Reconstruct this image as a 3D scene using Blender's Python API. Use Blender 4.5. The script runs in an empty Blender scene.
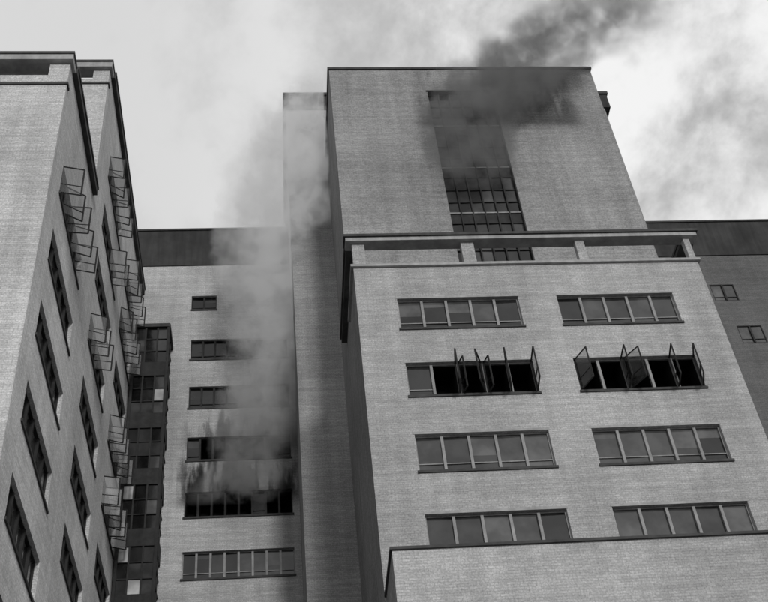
import bpy, math, random
from mathutils import Vector, Matrix
random.seed(7)
ZO = 1.6   # eye height: all building heights below are measured from eye level
scene = bpy.context.scene

# ------------------------------------------------------------------ node helpers
def newmat(name):
    m = bpy.data.materials.new(name); m.use_nodes = True
    nt = m.node_tree; nt.nodes.clear()
    return m, nt
class N:
    def __init__(s, nt): s.nt = nt
    def node(s, t, **k):
        n = s.nt.nodes.new(t)
        for a, b in k.items(): setattr(n, a, b)
        return n
    def lk(s, a, b): s.nt.links.new(a, b)
    def put(s, sock, v):
        if isinstance(v, bpy.types.NodeSocket): s.lk(v, sock)
        else: sock.default_value = v
    def m(s, op, a, b=0.0, c=None, clamp=False):
        n = s.node('ShaderNodeMath', operation=op); n.use_clamp = clamp
        s.put(n.inputs[0], a); s.put(n.inputs[1], b)
        if c is not None: s.put(n.inputs[2], c)
        return n.outputs[0]
    def mr(s, v, a, b, c, d, interp='SMOOTHSTEP'):
        n = s.node('ShaderNodeMapRange', interpolation_type=interp)
        s.put(n.inputs[0], v)
        for i, x in enumerate((a, b, c, d)): n.inputs[i+1].default_value = x
        return n.outputs[0]
    def noise(s, vec, scale, detail=4, rough=.55, dist=0):
        n = s.node('ShaderNodeTexNoise')
        s.lk(vec, n.inputs['Vector']); n.inputs['Scale'].default_value = scale
        n.inputs['Detail'].default_value = detail; n.inputs['Roughness'].default_value = rough
        n.inputs['Distortion'].default_value = dist
        return n
    def scale(s, vec, v):
        n = s.node('ShaderNodeVectorMath', operation='MULTIPLY')
        s.lk(vec, n.inputs[0]); n.inputs[1].default_value = v
        return n.outputs[0]

def brick_mat(name, base, soot=None, contrast=1.0):
    m, nt = newmat(name); g = N(nt)
    pos = g.node('ShaderNodeNewGeometry').outputs['Position']
    sp = g.node('ShaderNodeSeparateXYZ'); g.lk(pos, sp.inputs[0])
    cb = g.node('ShaderNodeCombineXYZ')
    g.lk(g.m('ADD', sp.outputs[0], sp.outputs[1]), cb.inputs[0]); g.lk(sp.outputs[2], cb.inputs[1])
    br = g.node('ShaderNodeTexBrick')
    g.lk(cb.outputs[0], br.inputs['Vector'])
    br.inputs['Scale'].default_value = 1
    br.inputs['Brick Width'].default_value = .27; br.inputs['Row Height'].default_value = .1
    br.inputs['Mortar Size'].default_value = .011; br.inputs['Mortar Smooth'].default_value = .4
    br.inputs['Bias'].default_value = 0
    c = .09*contrast
    for k, f in (('Color1', 1+c), ('Color2', 1-c), ('Mortar', .79)):
        br.inputs[k].default_value = (f*.5, f*.5, f*.5, 1)
    big = g.noise(pos, .16, 4, .65)
    fine = g.noise(pos, 15, 2, .8)
    st = g.noise(g.scale(pos, (1.6, 1.6, .07)), 1.0, 3, .6)
    co = g.noise(g.scale(pos, (.25, .25, 6.0)), 1.0, 2, .6)   # course to course shade
    v = g.m('MULTIPLY', br.outputs['Color'], 2*base)
    v = g.m('MULTIPLY', v, g.mr(big.outputs[0], .25, .75, .82, 1.14))
    v = g.m('MULTIPLY', v, g.mr(co.outputs[0], .25, .75, .9, 1.1))
    v = g.m('MULTIPLY', v, g.mr(fine.outputs[0], .2, .8, .70, 1.30))
    v = g.m('MULTIPLY', v, g.mr(st.outputs[0], .2, .8, .86, 1.1))
    if soot:   # scorched wall above openings: x0,x1,z0,z1,strength
        for (x0, x1, z0, z1, s) in soot:
            z0 += ZO; z1 += ZO
            n2 = g.noise(g.scale(pos, (1.5, 1.5, .3)), 1.0, 3, .6)
            off = g.mr(n2.outputs[0], .36, .64, -1.2, 1.5)
            zz = g.m('ADD', sp.outputs[2], off)
            a = g.mr(zz, z0, z1, 1, 0)
            b = g.mr(sp.outputs[2], z0-1.2, z0-.2, 0, 1)
            cc = g.mr(sp.outputs[0], x0-.8, x0+.5, 0, 1); dd = g.mr(sp.outputs[0], x1-.5, x1+.8, 1, 0)
            t = g.m('MULTIPLY', g.m('MULTIPLY', a, b), g.m('MULTIPLY', cc, dd))
            t = g.m('SUBTRACT', 1.0, g.m('MULTIPLY', t, s))
            v = g.m('MULTIPLY', v, t)
    bs = g.node('ShaderNodeBsdfDiffuse'); g.lk(v, bs.inputs['Color'])
    bs.inputs['Roughness'].default_value = .3
    o = g.node('ShaderNodeOutputMaterial'); g.lk(bs.outputs[0], o.inputs[0])
    return m

def plain_mat(name, base, rough=.8, var=.2, scale=1.5, spec=.4, metal=0):
    m, nt = newmat(name); g = N(nt)
    pos = g.node('ShaderNodeNewGeometry').outputs['Position']
    n = g.noise(pos, scale, 5, .65); n2 = g.noise(g.scale(pos, (2, 2, .15)), 1.3, 3, .6)
    v = g.m('MULTIPLY', g.mr(n.outputs[0], .25, .75, base*(1-var), base*(1+var)), g.mr(n2.outputs[0], .25, .75, 1-var*.8, 1+var*.5))
    bs = g.node('ShaderNodeBsdfPrincipled'); g.lk(v, bs.inputs['Base Color'])
    bs.inputs['Roughness'].default_value = rough; bs.inputs['Metallic'].default_value = metal
    bs.inputs['Specular IOR Level'].default_value = spec
    o = g.node('ShaderNodeOutputMaterial'); g.lk(bs.outputs[0], o.inputs[0])
    return m

def glass_mat(name, base, rough=.08):
    m, nt = newmat(name); g = N(nt)
    pos = g.node('ShaderNodeNewGeometry').outputs['Position']
    n = g.noise(pos, .9, 3, .6)
    v = g.mr(n.outputs[0], .3, .7, base*.6, base*1.4)
    bs = g.node('ShaderNodeBsdfPrincipled'); g.lk(v, bs.inputs['Base Color'])
    bs.inputs['Roughness'].default_value = rough
    bs.inputs['Specular IOR Level'].default_value = .55
    bp = g.node('ShaderNodeBump'); bp.inputs['Strength'].default_value = .06; bp.inputs['Distance'].default_value = .05
    g.lk(g.noise(pos, 1.7, 2, .5).outputs[0], bp.inputs['Height']); g.lk(bp.outputs[0], bs.inputs['Normal'])
    o = g.node('ShaderNodeOutputMaterial'); g.lk(bs.outputs[0], o.inputs[0])
    return m

def clear_mat(name):
    m, nt = newmat(name); g = N(nt)
    t = g.node('ShaderNodeBsdfTransparent'); t.inputs[0].default_value = (.7, .7, .7, 1)
    gl = g.node('ShaderNodeBsdfGlossy'); gl.inputs['Roughness'].default_value = .2; gl.inputs[0].default_value = (.6, .6, .6, 1)
    mx = g.node('ShaderNodeMixShader'); mx.inputs[0].default_value = .14
    g.lk(t.outputs[0], mx.inputs[1]); g.lk(gl.outputs[0], mx.inputs[2])
    o = g.node('ShaderNodeOutputMaterial'); g.lk(mx.outputs[0], o.inputs[0])
    return m

M = {}
M['brick'] = brick_mat('brick_buff', .46)
M['brick_l'] = brick_mat('brick_pale', .58)
M['brick_t'] = brick_mat('brick_tower', .34, soot=[(8.6, 17.4, 50.6, 57.5, .65)])
M['brick_c'] = brick_mat('brick_slab', .50, soot=[(-4.9, 1.3, 34.9, 38.0, .93), (-4.5, 1.3, 38.55, 40.9, .6), (-4.0, 1.3, 42.2, 44.0, .4)])
M['brick_w'] = brick_mat('brick_wing', .37)
M['brick_shade'] = brick_mat('brick_shaded_side', .27)  # darker copy for west walls: their shade is put into the brick colour
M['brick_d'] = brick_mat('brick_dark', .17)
M['stone'] = plain_mat('stone_trim', .34, .85, .2)
M['stone_d'] = plain_mat('dark_coping', .05, .8, .3)
M['band'] = plain_mat('parapet_cladding', .045, .85, .3, .5, .2)
M['frame'] = plain_mat('steel_frame_paint', .25, .6, .25, 3)
M['frame_d'] = plain_mat('steel_frame_dark', .03, .7, .3, 3, .2)
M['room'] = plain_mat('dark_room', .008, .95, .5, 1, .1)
M['roof'] = plain_mat('roof_felt', .08, .95, .3)
for i, b in enumerate((.006, .010, .018, .035, .055, .085)): M['g%d' % i] = glass_mat('window_glass_%d' % i, b)
M['gl'] = glass_mat('window_blind_and_reflection', .40, .3)  # pale pane: blinds, and a painted reflection in the stair bay
M['clear'] = clear_mat('open_sash_glass')
MK = list(M.keys())

# ------------------------------------------------------------------ mesh builder
class B:
    def __init__(s): s.v = []; s.f = []; s.mi = []
    def quad(s, ps, mk):
        i = len(s.v); s.v += [tuple(p) for p in ps]; s.f.append(tuple(range(i, i+len(ps)))); s.mi.append(mk)
    def hexa(s, p, mk):
        i = len(s.v); s.v += [tuple(q) for q in p]
        for f in ((0,3,2,1),(4,5,6,7),(0,1,5,4),(1,2,6,5),(2,3,7,6),(3,0,4,7)):
            s.f.append(tuple(i+k for k in f)); s.mi.append(mk)
    def box(s, x0, x1, y0, y1, z0, z1, mk):
        s.hexa([(x0,y0,z0),(x1,y0,z0),(x1,y1,z0),(x0,y1,z0),(x0,y0,z1),(x1,y0,z1),(x1,y1,z1),(x0,y1,z1)], mk)
    def obj(s, name, parent):
        me = bpy.data.meshes.new(name)
        me.from_pydata([(x, y, z+ZO) for x, y, z in s.v], [], s.f)
        used = sorted(set(s.mi), key=MK.index)
        for k in used: me.materials.append(M[k])
        idx = {k: i for i, k in enumerate(used)}
        me.polygons.foreach_set('material_index', [idx[k] for k in s.mi])
        me.update()
        o = bpy.data.objects.new(name, me); scene.collection.objects.link(o)
        if parent: o.parent = parent
        return o
class Face:   # local frame: u along the wall, z up, n outward
    def __init__(s, O, U, Nn): s.O = Vector(O); s.U = Vector(U); s.N = Vector(Nn)
    def p(s, u, z, n=0): 
        q = s.O + s.U*u + s.N*n; return (q.x, q.y, z)
    def box(s, b, u0, u1, z0, z1, n0, n1, mk):
        b.hexa([s.p(u0,z0,n1), s.p(u1,z0,n1), s.p(u1,z0,n0), s.p(u0,z0,n0),
                s.p(u0,z1,n1), s.p(u1,z1,n1), s.p(u1,z1,n0), s.p(u0,z1,n0)], mk)
def front(y): return Face((0, y, 0), (1, 0, 0), (0, -1, 0))
def east(x): return Face((x, 0, 0), (0, 1, 0), (1, 0, 0))
def west(x): return Face((x, 0, 0), (0, 1, 0), (-1, 0, 0))

def wall(b, F, u0, u1, z0, z1, holes, mk, depth=.28):
    us = sorted({u0, u1} | {h[0] for h in holes} | {h[1] for h in holes})
    zs = sorted({z0, z1} | {h[2] for h in holes} | {h[3] for h in holes})
    us = [u for u in us if u0 <= u <= u1]; zs = [z for z in zs if z0 <= z <= z1]
    for i in range(len(us)-1):
        for j in range(len(zs)-1):
            cu, cz = (us[i]+us[i+1])/2, (zs[j]+zs[j+1])/2
            if any(h[0] < cu < h[1] and h[2] < cz < h[3] for h in holes): continue
            b.quad([F.p(us[i], zs[j]), F.p(us[i+1], zs[j]), F.p(us[i+1], zs[j+1]), F.p(us[i], zs[j+1])], mk)
    for (a, c, d, e) in holes:
        for (p, q) in (((a,d),(c,d)), ((c,d),(c,e)), ((c,e),(a,e)), ((a,e),(a,d))):
            b.quad([F.p(*p), F.p(*q), F.p(*q, -depth), F.p(*p, -depth)], mk)

def bar(b, F, p, q, w, mk):
    P = Vector(F.p(*p)); Q = Vector(F.p(*q)); d = (Q-P).normalized()
    a = d.orthogonal().normalized(); c = d.cross(a); a *= w/2; c *= w/2
    b.hexa([P-a-c, P+a-c, P+a+c, P-a+c, Q-a-c, Q+a-c, Q+a+c, Q-a+c], mk)

def sash(b, F, hu, z0, z1, width, ang, sgn, fk='frame_d', n0=-.06):
    du, dn = math.cos(ang)*sgn*width, math.sin(ang)*width
    A = (hu, z0, n0); C = (hu, z1, n0); D = (hu+du, z1, n0+dn); E = (hu+du, z0, n0+dn)
    for p, q in ((A,C),(C,D),(D,E),(E,A)): bar(b, F, p, q, .05, fk)
    zt = z0+(z1-z0)*.33
    bar(b, F, (hu, zt, n0), (hu+du, zt, n0+dn), .035, fk)
    b.quad([F.p(*A), F.p(*E), F.p(*D), F.p(*C)], 'clear')

def window(b, F, u0, u1, z0, z1, n=5, depth=.24, opens=(), mull='frame', shades=(0,1,1,2,2,3,3,4), transom=.24, sill=True, light=0.0):
    fw = .055
    F.box(b, u0, u1, z1-fw, z1, -depth, -depth+.09, mull)
    F.box(b, u0, u1, z0, z0+fw, -depth, -depth+.09, mull)
    F.box(b, u0, u0+fw, z0+fw, z1-fw, -depth, -depth+.09, mull)
    F.box(b, u1-fw, u1, z0+fw, z1-fw, -depth, -depth+.09, mull)
    pw = (u1-u0)/n
    for i in range(n):
        a, c = u0+i*pw, u0+(i+1)*pw
        if i: F.box(b, a-.055, a+.055, z0+fw, z1-fw, -depth, -depth+.13, mull)
        aa = a+(.055 if i else fw); cc = c-(.055 if i < n-1 else fw)
        zt = z0+(z1-z0)*transom
        if i in opens:
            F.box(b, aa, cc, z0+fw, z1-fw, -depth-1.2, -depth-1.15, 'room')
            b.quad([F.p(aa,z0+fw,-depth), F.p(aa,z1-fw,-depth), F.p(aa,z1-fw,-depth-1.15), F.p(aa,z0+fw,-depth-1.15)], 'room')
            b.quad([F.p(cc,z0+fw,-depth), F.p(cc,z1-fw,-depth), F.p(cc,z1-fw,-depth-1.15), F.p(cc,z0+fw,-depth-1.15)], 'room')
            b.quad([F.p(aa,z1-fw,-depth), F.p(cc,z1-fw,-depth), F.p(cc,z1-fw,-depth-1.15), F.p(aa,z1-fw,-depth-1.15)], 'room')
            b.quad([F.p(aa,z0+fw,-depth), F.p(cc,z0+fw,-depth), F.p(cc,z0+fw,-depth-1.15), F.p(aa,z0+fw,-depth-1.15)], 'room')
        else:
            r = random.random()
            k = 'gl' if r < light else 'g%d' % random.choice(shades)
            e = random.uniform(-.012, .012)
            zb = z1-fw
            if random.random() < .4:
                zb = z1-fw-(z1-z0)*random.uniform(.15, .55)
                b.quad([F.p(aa,zb,-depth+.03), F.p(cc,zb,-depth+.03), F.p(cc,z1-fw,-depth+.03), F.p(aa,z1-fw,-depth+.03)], 'g%d' % min(5, max(shades)+random.choice((0, 0, 1))))
            b.quad([F.p(aa,z0+fw,-depth+.03+e), F.p(cc,z0+fw,-depth+.03-e), F.p(cc,zb,-depth+.03-e), F.p(aa,zb,-depth+.03+e)], k)
            if transom: F.box(b, aa, cc, zt-.02, zt+.02, -depth+.02, -depth+.075, mull)
    if sill: F.box(b, u0-.06, u1+.06, z0-.11, z0-.003, -depth, .06, 'stone_d')

def empty(name):
    e = bpy.data.objects.new(name, None); scene.collection.objects.link(e); return e

# =================================================================== MAIN HOSPITAL BLOCK + TOWER
main = empty('hospital_building')
GZ = -1.6
wb, nb = B(), B()
Ff = front(35.0)
cols = ((5.43, 10.67), (12.37, 17.55))
rows = [33.5-3.61*k for k in range(0, 9)]
holes = []
open_map = {(1, 0): (1, 2, 3, 4), (1, 1): (0, 1, 2, 3, 4)}
for r, zt in enumerate(rows):
    if zt-1.7 < GZ+.5: continue
    for c, (a, d) in enumerate(cols):
        holes.append((a, d, zt-1.7, zt))
        op = open_map.get((r, c), ())
        window(nb, Ff, a, d, zt-1.7, zt, 5, opens=op, shades=(1,2,3,3,4,4,5), mull='frame')
        Ff.box(nb, a-.05, d+.05, zt+.004, zt+.10, -.02, .015, 'stone')
        pw = (d-a)/5
        for i in op:
            if (r, c) == (1, 0):
                ang = {1: 1.45, 2: 1.2, 3: 1.35, 4: 1.5}[i]; 
                sash(nb, Ff, a+(i+1)*pw-.05, zt-1.62, zt-.06, .95, ang, -1)
                if i in (2, 3): sash(nb, Ff, a+i*pw+.06, zt-1.62, zt-.06, .5, 1.3, 1)
            else:
                ang = {0: 1.2, 1: 1.5, 2: 1.05, 3: 1.4, 4: 1.3}[i]
                sg = 1 if i in (0, 2) else -1
                sash(nb, Ff, a+(i*pw+.05 if sg == 1 else (i+1)*pw-.05), zt-1.62, zt-.06, .9, ang, sg)
wall(wb, Ff, 3.7, 19.25, GZ, 35.42, holes, 'brick')
wall(wb, west(3.7), 35.0, 38.5, GZ, 35.42, [], 'brick_shade')
wall(wb, east(19.25), 35, 38.5, GZ, 35.42, [], 'brick')
wb.quad([(3.7,35,35.42),(19.25,35,35.42),(19.25,38.5,35.42),(3.7,38.5,35.42)], 'roof')
lb = B()
lb.box(3.58, 19.37, 34.88, 35.30, 35.423, 35.56, 'stone')
lb.box(3.58, 4.02, 35.303, 38.49, 35.423, 35.56, 'stone')
lb.box(18.93, 19.37, 35.303, 38.49, 35.423, 35.56, 'stone')
for a, d in ((3.72, 4.27), (8.62, 9.2), (13.87, 14.28), (18.95, 19.23)):
    lb.box(a, d, 34.98, 35.28, 35.563, 36.93, 'brick')
lb.box(3.44, 19.58, 34.78, 35.40, 36.933, 37.15, 'stone')
lb.box(3.36, 19.66, 34.70, 35.46, 37.153, 37.30, 'stone_d')
lb.box(3.48, 4.05, 35.403, 41.6, 36.933, 37.15, 'stone_d')  # side cornice in dark stone: underside shade put into its colour
lb.box(3.40, 4.09, 35.463, 41.6, 37.153, 37.30, 'stone_d')
lb.box(18.95, 19.58, 35.403, 38.47, 36.933, 37.15, 'stone_d')
lb.box(18.91, 19.66, 35.463, 38.47, 37.153, 37.30, 'stone_d')
lb.obj('terrace_pergola', main)
# tower
tb = B()
Ft = front(38.5)
strip = (9.25, 13.02, 35.8, 53.15)
wall(tb, Ft, 3.75, 19.2, GZ, 55.3, [strip], 'brick_t', .35)
wall(tb, west(3.75), 38.5, 45, GZ, 55.3, [], 'brick_shade')
wall(tb, east(19.2), 38.5, 45, GZ, 55.3, [], 'brick_t')
tb.quad([(3.75,38.5,55.2),(19.2,38.5,55.2),(19.2,45,55.2),(3.75,45,55.2)], 'roof')
tb.box(3.66, 19.29, 38.41, 38.8, 55.303, 55.48, 'stone_d')
tb.box(3.66, 4.0, 38.803, 44.99, 55.303, 55.48, 'stone_d')
tb.box(18.95, 19.29, 38.803, 44.99, 55.303, 55.48, 'stone_d')
tb.obj('tower_walls', main)
sb = B()
z = 53.15; u0, u1 = strip[:2]; nC = 6; cw = (u1-u0)/nC
fl = 0
while z > 36.2:
    zsp = max(z-3.61, 35.8)
    rr = [(z-.06, z-1.05), (z-1.1, z-2.0), (z-2.05, z-2.85)]
    for (zt, zb) in rr:
        if zb < 35.8: continue
        for i in range(nC):
            k = 'g%d' % random.choice((0,1,2,2,3,3,4,5) if fl else (0,0,1,1,2))
            e = random.uniform(-.012, .012)
            sb.quad([Ft.p(u0+i*cw, zb, -.3+e), Ft.p(u0+(i+1)*cw, zb, -.3-e), Ft.p(u0+(i+1)*cw, zt, -.3-e), Ft.p(u0+i*cw, zt, -.3+e)], k)
        Ft.box(sb, u0, u1, zt, zt+.05, -.32, -.25, 'frame_d')
    Ft.box(sb, u0, u1, zsp, z-2.9, -.32, -.27, 'frame_d')
    Ft.box(sb, u0, u1, z-2.94, z-2.86, -.265, -.2, 'frame')
    z -= 3.61; fl += 1
for i in range(nC+1):
    uu = u0+i*cw
    Ft.box(sb, max(u0, uu-.035), min(u1, uu+.035), 35.8, 53.15, -.322, -.17, 'frame_d')
Ft.box(sb, u0-.08, u1+.08, 53.153, 53.28, -.1, .03, 'stone_d')
sb.obj('stair_window', main)
rb = B()
wall(rb, front(45), 1.36, 22.5, GZ, 60.2, [], 'brick_w')
wall(rb, west(1.36), 45, 56, GZ, 60.2, [], 'brick_w')
wall(rb, east(22.5), 45, 56, GZ, 60.2, [], 'brick_w')
wall(rb, front(56), 1.36, 22.5, GZ, 60.2, [], 'brick_w')
rb.box(1.30, 22.9, 44.9, 56.1, 60.203, 61.6, 'band')
rb.box(1.2, 23.0, 44.8, 56.2, 61.603, 61.85, 'stone_d')
rb.obj('rear_wing', main)
wb.obj('walls', main); nb.obj('windows', main)

# =================================================================== LOW ANNEX IN FRONT
an = empty('brick_annex')
ab = B()
wall(ab, front(32), 3.75, 34, GZ, 19.42, [], 'brick')
wall(ab, west(3.75), 32, 34.99, GZ, 19.42, [], 'brick_shade')
wall(ab, east(34), 32, 34.99, GZ, 19.42, [], 'brick')
ab.quad([(3.75,32,19.3),(34,32,19.3),(34,34.99,19.3),(3.75,34.99,19.3)], 'roof')
ab.box(3.68, 34.1, 31.92, 32.3, 19.423, 19.52, 'stone_d')
ab.box(3.68, 4.0, 32.303, 34.98, 19.423, 19.52, 'stone_d')
ab.obj('walls', an)

# =================================================================== REAR SLAB (behind, both sides)
slab = empty('hospital_slab_building')
cb_, cw_ = B(), B()
Fc = front(51)
holes = [(-4.72, -3.2, 48.3, 49.45)]
window(cw_, Fc, -4.72, -3.2, 48.3, 49.45, 2, shades=(0,1), mull='frame_d')
for k in range(1, 13):
    zt = 49.45-3.61*k
    if zt-1.6 < GZ: break
    holes.append((-4.66, 1.0, zt-1.55, zt))
    ops = {4: (0,1,2,3,4,6,7), 3: (1,2,5,6)}.get(k, ())
    window(cw_, Fc, -4.66, 1.0, zt-1.55, zt, 8, opens=ops, shades=(0,1,1,2) if k < 5 else (1,2,3,4), mull='frame_d' if k < 5 else 'frame', light=0.1 if k == 5 else 0)
wall(cb_, Fc, -16, 1.36, GZ, 52.1, holes, 'brick_c')
cb_.box(-16, 1.355, 50.93, 51.3, 52.103, 55.3, 'band')
cb_.box(-16, 1.355, 50.85, 51.38, 55.303, 55.45, 'stone_d')
rh = []
for k in range(0, 2):
    uu = 28.2+.7*k; zt = 49.45-3.61*k
    rh.append((uu, uu+1.6, zt-1.45, zt)); window(cw_, Fc, uu, uu+1.6, zt-1.45, zt, 2, depth=.1, shades=(4,5), mull='frame_d', sill=False)
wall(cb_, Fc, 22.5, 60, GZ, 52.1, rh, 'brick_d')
cb_.box(22.51, 60, 50.93, 51.3, 52.103, 55.3, 'band')
cb_.box(22.51, 60, 50.85, 51.38, 55.303, 55.45, 'stone_d')
for x0, x1 in ((-16, 1.355), (22.51, 60)):
    cb_.quad([(x0,51.3,52.3),(x1,51.3,52.3),(x1,64,52.3),(x0,64,52.3)], 'roof')
    cb_.quad([(x0,64,GZ),(x1,64,GZ),(x1,64,52.3),(x0,64,52.3)], 'brick_c')
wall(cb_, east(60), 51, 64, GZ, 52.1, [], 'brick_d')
cb_.obj('walls', slab); cw_.obj('windows', slab)
gb = B()
X0, X1, Y0, ZT = -7.69, -5.72, 48.95, 45.3
for F, a, d in ((front(Y0), X0, X1), (east(X1), Y0, 50.99)):
    z = ZT-.25; 
    F.box(gb, a, d, ZT-.25, ZT, -.2, .05, 'stone_d')
    ncol = 3
    while z > GZ+2:
        w_ = (d-a)/ncol
        for (t, bt) in ((0, .85), (.9, 1.75), (1.8, 2.6)):
            for i in range(ncol):
                k = random.choice(('g0','g1','g2','g3','g4','g2','g5','gl' if random.random() < .4 else 'g3'))  # pale panes here carry a reflection painted as pane colour
                gb.quad([F.p(a+i*w_, z-bt, -.1), F.p(a+(i+1)*w_, z-bt, -.1), F.p(a+(i+1)*w_, z-t, -.1), F.p(a+i*w_, z-t, -.1)], k)
            F.box(gb, a, d, z-bt-.05, z-bt, -.12, -.04, 'frame_d')
        F.box(gb, a, d, z-3.61, z-2.65, -.12, -.02, 'frame_d')
        for i in range(1, ncol):
            F.box(gb, a+i*w_-.04, a+i*w_+.04, z-2.6, z, -.11, -.03, 'frame_d')
        z -= 3.61
gb.box(X0, X0+.14, Y0-.03, Y0+.12, GZ, ZT-.26, 'frame_d'); gb.box(X1-.12, X1+.03, Y0-.03, Y0+.12, GZ, ZT-.26, 'frame_d')
gb.quad([(X0,Y0,ZT),(X1,Y0,ZT),(X1,51,ZT),(X0,51,ZT)], 'roof')
gb.obj('glazed_stair_bay', slab)

# =================================================================== LEFT WARD BUILDING
left = empty('hospital_ward_building')
XL = -7.8
b1, w1 = B(), B()
Fe = east(XL)
ztops = [46.1-3.61*k for k in range(0, 14)]
h1, h2 = [], []
angs = (1.35, .95, 1.45, 1.15, 1.3)
for k, zt in enumerate(ztops):
    if zt-1.6 < GZ+.4: continue
    if k >= 3:
        h1.append((28.9, 34.05, zt-1.6, zt))
        op = (0, 1, 2, 3, 4) if k == 3 else ()
        window(w1, Fe, 28.9, 34.05, zt-1.6, zt, 5, opens=op, shades=(0,0,1,1,2), mull='frame_d' )
        for i in op:
            sash(w1, Fe, 28.9+i*1.03+.05, zt-1.55, zt-.05, .85, angs[i], 1)
    for ci, (a, d) in enumerate(((37.2, 42.2), (44.4, 49.0))):
        h2.append((a, d, zt-1.6, zt))
        op = ()
        if (k, ci) in ((0, 0), (0, 1), (1, 1), (3, 1), (4, 1)): op = (0, 1, 2, 3, 4)
        if (k, ci) == (1, 0): op = (3, 4)
        if (k, ci) in ((3, 0),): op = (0, 1, 2)
        window(w1, Fe, a, d, zt-1.6, zt, 5, opens=op, shades=(0,0,1,1,2), mull='frame_d')
        for i in op:
            sash(w1, Fe, a+i*(d-a)/5+.05, zt-1.55, zt-.05, .8, angs[(i+k) % 5], 1)
wall(b1, Fe, 27.4, 34.5, GZ, 38.4, h1, 'brick_l')
wall(b1, Fe, 34.5, 52, GZ, 48.4, h2, 'brick_l')
wall(b1, front(27.4), -24, XL, GZ, 38.4, [], 'brick_l')
wall(b1, front(34.5), -24, XL, 38.4, 48.4, [], 'brick_l')
wall(b1, west(-24), 27.4, 52, GZ, 38.4, [], 'brick_l')
wall(b1, west(-24), 34.5, 52, 38.4, 48.4, [], 'brick_l')
wall(b1, front(52), -24, XL, GZ, 48.4, [], 'brick_l')
b1.quad([(-24,27.4,38.4),(XL,27.4,38.4),(XL,34.5,38.4),(-24,34.5,38.4)], 'roof')
b1.quad([(-24,34.5,48.4),(XL,34.5,48.4),(XL,52,48.4),(-24,52,48.4)], 'roof')
p1 = B()
def loggia(y0, y1, zl, zo0, zo1, ztop):
    p1.box(-24, XL+.06, y0-.06, y0+.3, zl+.003, zl+.14, 'stone_d')
    p1.box(-24, XL-.003, y0+.02, y0+.3, zl+.143, zo0, 'brick_l')
    p1.box(XL-.8, XL-.003, y0+.02, y0+.3, zo0+.002, zo1-.003, 'brick_l')
    p1.box(-14.6, -14.1, y0+.02, y0+.3, zo0+.002, zo1-.003, 'brick_l')
    p1.box(-24, XL+.12, y0-.2, y0+.5, zo1, ztop-.16, 'stone')
    p1.box(-24.04, XL+.16, y0-.24, y0+.54, ztop-.157, ztop, 'stone_d')
    p1.box(XL-.3, XL-.004, y0+.303, y1-.01, zl+.003, zo1-.003, 'brick_l')
    p1.box(XL-.5, XL+.2, y0+.503, y1-.01, zo1, ztop-.16, 'stone_d')
    p1.box(XL-.54, XL+.24, y0+.543, y1-.01, ztop-.157, ztop, 'stone_d')
loggia(27.4, 34.5, 38.4, 39.1, 39.9, 40.4)
loggia(34.5, 52.0, 48.4, 48.9, 49.65, 50.2)
p1.obj('parapet_frame', left); b1.obj('walls', left); w1.obj('windows', left)

# =================================================================== GROUND
def sheet(name, x0, x1, y0, y1, z0, z1, mat):
    b = B(); M[name] = mat; MK.append(name)
    if z1 > z0: b.box(x0, x1, y0, y1, z0-ZO, z1-ZO, name)
    else: b.quad([(x0,y0,z0-ZO),(x1,y0,z0-ZO),(x1,y1,z0-ZO),(x0,y1,z0-ZO)], name)
    return b.obj(name, None)
sheet('ground', -3000, 3000, -3000, 3000, 0, 0, plain_mat('ground_mat', .10, .95, .3, .3))
sheet('road', -200, 200, -9, 6, .004, .004, plain_mat('asphalt', .05, .9, .3, 2))
sheet('pavement', -200, 200, 6, 27, 0, .13, plain_mat('paving', .22, .9, .2, 1))

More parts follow.
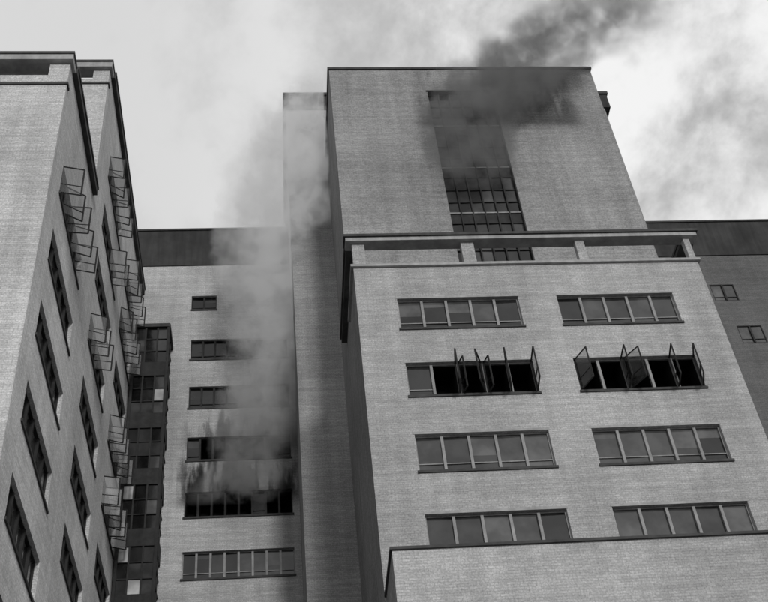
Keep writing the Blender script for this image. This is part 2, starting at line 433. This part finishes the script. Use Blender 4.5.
# =================================================================== SMOKE
def smoke(name, bbox, pts, dens, col, nscale=.35, amp=1.2, aniso=0, lo=.42, hi=.60, seed=0.0, stretch=1.0, step=1.0, colramp=None, glow=0.0, dist=.4):
    (x0,x1,y0,y1,z0,z1) = bbox
    b = B(); b.box(x0,x1,y0,y1,z0,z1,'frame'); o = b.obj(name, None)
    m, nt = newmat(name+'_volume'); g = N(nt)
    pos = g.node('ShaderNodeNewGeometry').outputs['Position']
    ad = g.node('ShaderNodeVectorMath', operation='ADD'); g.lk(pos, ad.inputs[0]); ad.inputs[1].default_value = (seed, seed*.7, -ZO)
    p0 = ad.outputs[0]
    nz = g.noise(p0, nscale, 1, .5)
    sub = g.node('ShaderNodeVectorMath', operation='SUBTRACT'); g.lk(nz.outputs['Color'], sub.inputs[0]); sub.inputs[1].default_value = (.5,.5,.5)
    sc = g.node('ShaderNodeVectorMath', operation='SCALE'); g.lk(sub.outputs[0], sc.inputs[0]); sc.inputs['Scale'].default_value = amp*2
    pa = g.node('ShaderNodeVectorMath', operation='ADD'); g.lk(pos, pa.inputs[0]); g.lk(sc.outputs[0], pa.inputs[1])
    sp = g.node('ShaderNodeSeparateXYZ'); g.lk(pa.outputs[0], sp.inputs[0])
    za, zb_ = pts[0][0], pts[-1][0]
    t = g.mr(sp.outputs[2], za+ZO, zb_+ZO, 0, 1, 'LINEAR')
    xs = [p[1] for p in pts]; ys = [p[2] for p in pts]; rs = [p[3] for p in pts]
    xm, xM, ym, yM, rM = min(xs)-.01, max(xs)+.01, min(ys)-.01, max(ys)+.01, max(rs)
    cr = g.node('ShaderNodeValToRGB'); g.lk(t, cr.inputs[0]); el = cr.color_ramp.elements
    while len(el) < len(pts): el.new(.5)
    poss = [(p[0]-za)/(zb_-za) for p in pts]
    for i, p in enumerate(pts): el[i].position = poss[i]
    for i, p in enumerate(pts):
        el[i].color = ((p[1]-xm)/(xM-xm), (p[2]-ym)/(yM-ym), p[3]/rM, p[4])
    cs = g.node('ShaderNodeSeparateColor'); g.lk(cr.outputs[0], cs.inputs[0])
    cx = g.m('MULTIPLY_ADD', cs.outputs[0], xM-xm, xm); cy = g.m('MULTIPLY_ADD', cs.outputs[1], yM-ym, ym)
    r = g.m('MULTIPLY', cs.outputs[2], rM)
    dx = g.m('DIVIDE', g.m('SUBTRACT', sp.outputs[0], cx), r); dy = g.m('DIVIDE', g.m('SUBTRACT', sp.outputs[1], cy), r)
    dx = g.m('DIVIDE', dx, stretch)
    d = g.m('SQRT', g.m('ADD', g.m('MULTIPLY', dx, dx), g.m('MULTIPLY', dy, dy)))
    f = g.mr(d, 1.0, .4, 0, 1)
    n2 = g.noise(p0, nscale*2.2, 4, .6, dist)
    f = g.m('MULTIPLY', f, g.mr(n2.outputs[0], lo, hi, .06, 1))
    f = g.m('MULTIPLY', f, g.m('MULTIPLY', cr.outputs[1], dens))
    pv = g.node('ShaderNodeVolumePrincipled')
    if colramp:
        cc = g.mr(sp.outputs[2], colramp[0]+ZO, colramp[1]+ZO, colramp[2], colramp[3]); g.lk(cc, pv.inputs['Color'])
    else: pv.inputs['Color'].default_value = (col, col, col, 1)
    pv.inputs['Anisotropy'].default_value = aniso
    g.lk(f, pv.inputs['Density'])
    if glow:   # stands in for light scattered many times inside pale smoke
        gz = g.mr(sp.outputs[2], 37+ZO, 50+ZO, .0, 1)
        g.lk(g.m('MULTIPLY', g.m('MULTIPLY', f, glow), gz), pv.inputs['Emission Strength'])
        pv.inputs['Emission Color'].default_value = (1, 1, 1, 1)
    out = g.node('ShaderNodeOutputMaterial'); g.lk(pv.outputs[0], out.inputs['Volume'])
    try: m.cycles.volume_step_rate = step
    except Exception: pass
    o.data.materials.clear(); o.data.materials.append(m)
    return o
# pts: z, cx, cy, radius, density factor
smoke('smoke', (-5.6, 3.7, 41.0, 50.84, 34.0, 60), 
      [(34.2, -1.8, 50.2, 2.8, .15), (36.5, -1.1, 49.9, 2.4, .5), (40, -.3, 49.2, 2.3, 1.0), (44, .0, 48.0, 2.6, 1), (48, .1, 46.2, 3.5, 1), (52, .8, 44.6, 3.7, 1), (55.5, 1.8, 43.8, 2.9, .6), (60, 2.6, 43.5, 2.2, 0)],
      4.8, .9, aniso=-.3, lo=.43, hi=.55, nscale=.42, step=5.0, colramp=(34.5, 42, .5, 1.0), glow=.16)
smoke('smoke', (6.5, 27, 35.2, 38.4, 44.5, 63), 
      [(45, 10.8, 37.9, 1.4, .25), (49, 11, 37.8, 1.7, .8), (51.5, 12.2, 37.6, 2.0, 1), (53.2, 14.0, 37.5, 2.3, 1), (55, 16.0, 37.3, 2.4, .5), (58, 19, 37, 2.6, .22), (63, 24, 37, 2.6, 0)],
      3.6, .40, nscale=.36, amp=1.2, seed=11.0, stretch=1.8, step=5.0, lo=.38, hi=.62, dist=0)

# =================================================================== SKY + SUN
w = bpy.data.worlds.new("World"); scene.world = w; w.use_nodes = True
nt = w.node_tree; nt.nodes.clear(); g = N(nt)
SUN_EL, SUN_AZ = math.radians(20), math.radians(180-12)
sky = g.node('ShaderNodeTexSky'); sky.sky_type = 'NISHITA'; sky.sun_disc = False
sky.sun_elevation = SUN_EL; sky.sun_rotation = SUN_AZ; sky.dust_density = 3.0
bw = g.node('ShaderNodeRGBToBW'); g.lk(sky.outputs[0], bw.inputs[0])
clear = g.m('MINIMUM', g.m('MULTIPLY_ADD', bw.outputs[0], .04, .59), .78)
tc = g.node('ShaderNodeTexCoord').outputs['Generated']
mp = g.node('ShaderNodeMapping'); g.lk(tc, mp.inputs[0]); mp.inputs['Rotation'].default_value = (.3, .5, 1.1)
tv = mp.outputs[0]
sp = g.node('ShaderNodeSeparateXYZ'); g.lk(tc, sp.inputs[0])
c1 = g.noise(tv, 3.2, 7, .55, .25); c2 = g.noise(tv, 9, 6, .6, .2)
cl = g.m('ADD', g.m('MULTIPLY', c1.outputs[0], .68), g.m('MULTIPLY', c2.outputs[0], .32))
side = g.mr(sp.outputs[0], -.15, .3, .2, 1.0)
amt = g.m('MULTIPLY', g.mr(cl, .43, .57, -.85, 1), side)
val = g.m('ADD', clear, g.m('MULTIPLY', amt, .27))
val = g.m('MINIMUM', g.m('MAXIMUM', val, .2), .92)
bg = g.node('ShaderNodeBackground'); g.lk(val, bg.inputs[0]); bg.inputs[1].default_value = 1.0
o = g.node('ShaderNodeOutputWorld'); g.lk(bg.outputs[0], o.inputs[0])

sun = bpy.data.lights.new('sun', 'SUN'); sun.energy = 1.5; sun.angle = math.radians(10); sun.color = (1, .995, .985)
so = bpy.data.objects.new('sun', sun); scene.collection.objects.link(so)
dirv = Vector((math.sin(SUN_AZ)*math.cos(SUN_EL), math.cos(SUN_AZ)*math.cos(SUN_EL), math.sin(SUN_EL)))
so.rotation_euler = dirv.to_track_quat('Z', 'Y').to_euler(); so.location = dirv*100

# =================================================================== CAMERA
cam = bpy.data.cameras.new('camera'); co = bpy.data.objects.new('camera', cam); scene.collection.objects.link(co)
cam.lens = 53.5; cam.sensor_width = 36; cam.clip_end = 8000
fwd = Vector((.1001, .7197, .6867)).normalized(); up = Vector((.0227, -.6919, .722))
rt = fwd.cross(up).normalized(); up = rt.cross(fwd).normalized()
mt = Matrix((rt, up, -fwd)).transposed().to_4x4(); mt.translation = (0, 0, ZO)
co.matrix_world = mt
scene.camera = co
scene.view_settings.view_transform = 'Standard'; scene.view_settings.look = 'None'
scene.view_settings.exposure = 0; scene.view_settings.gamma = 1
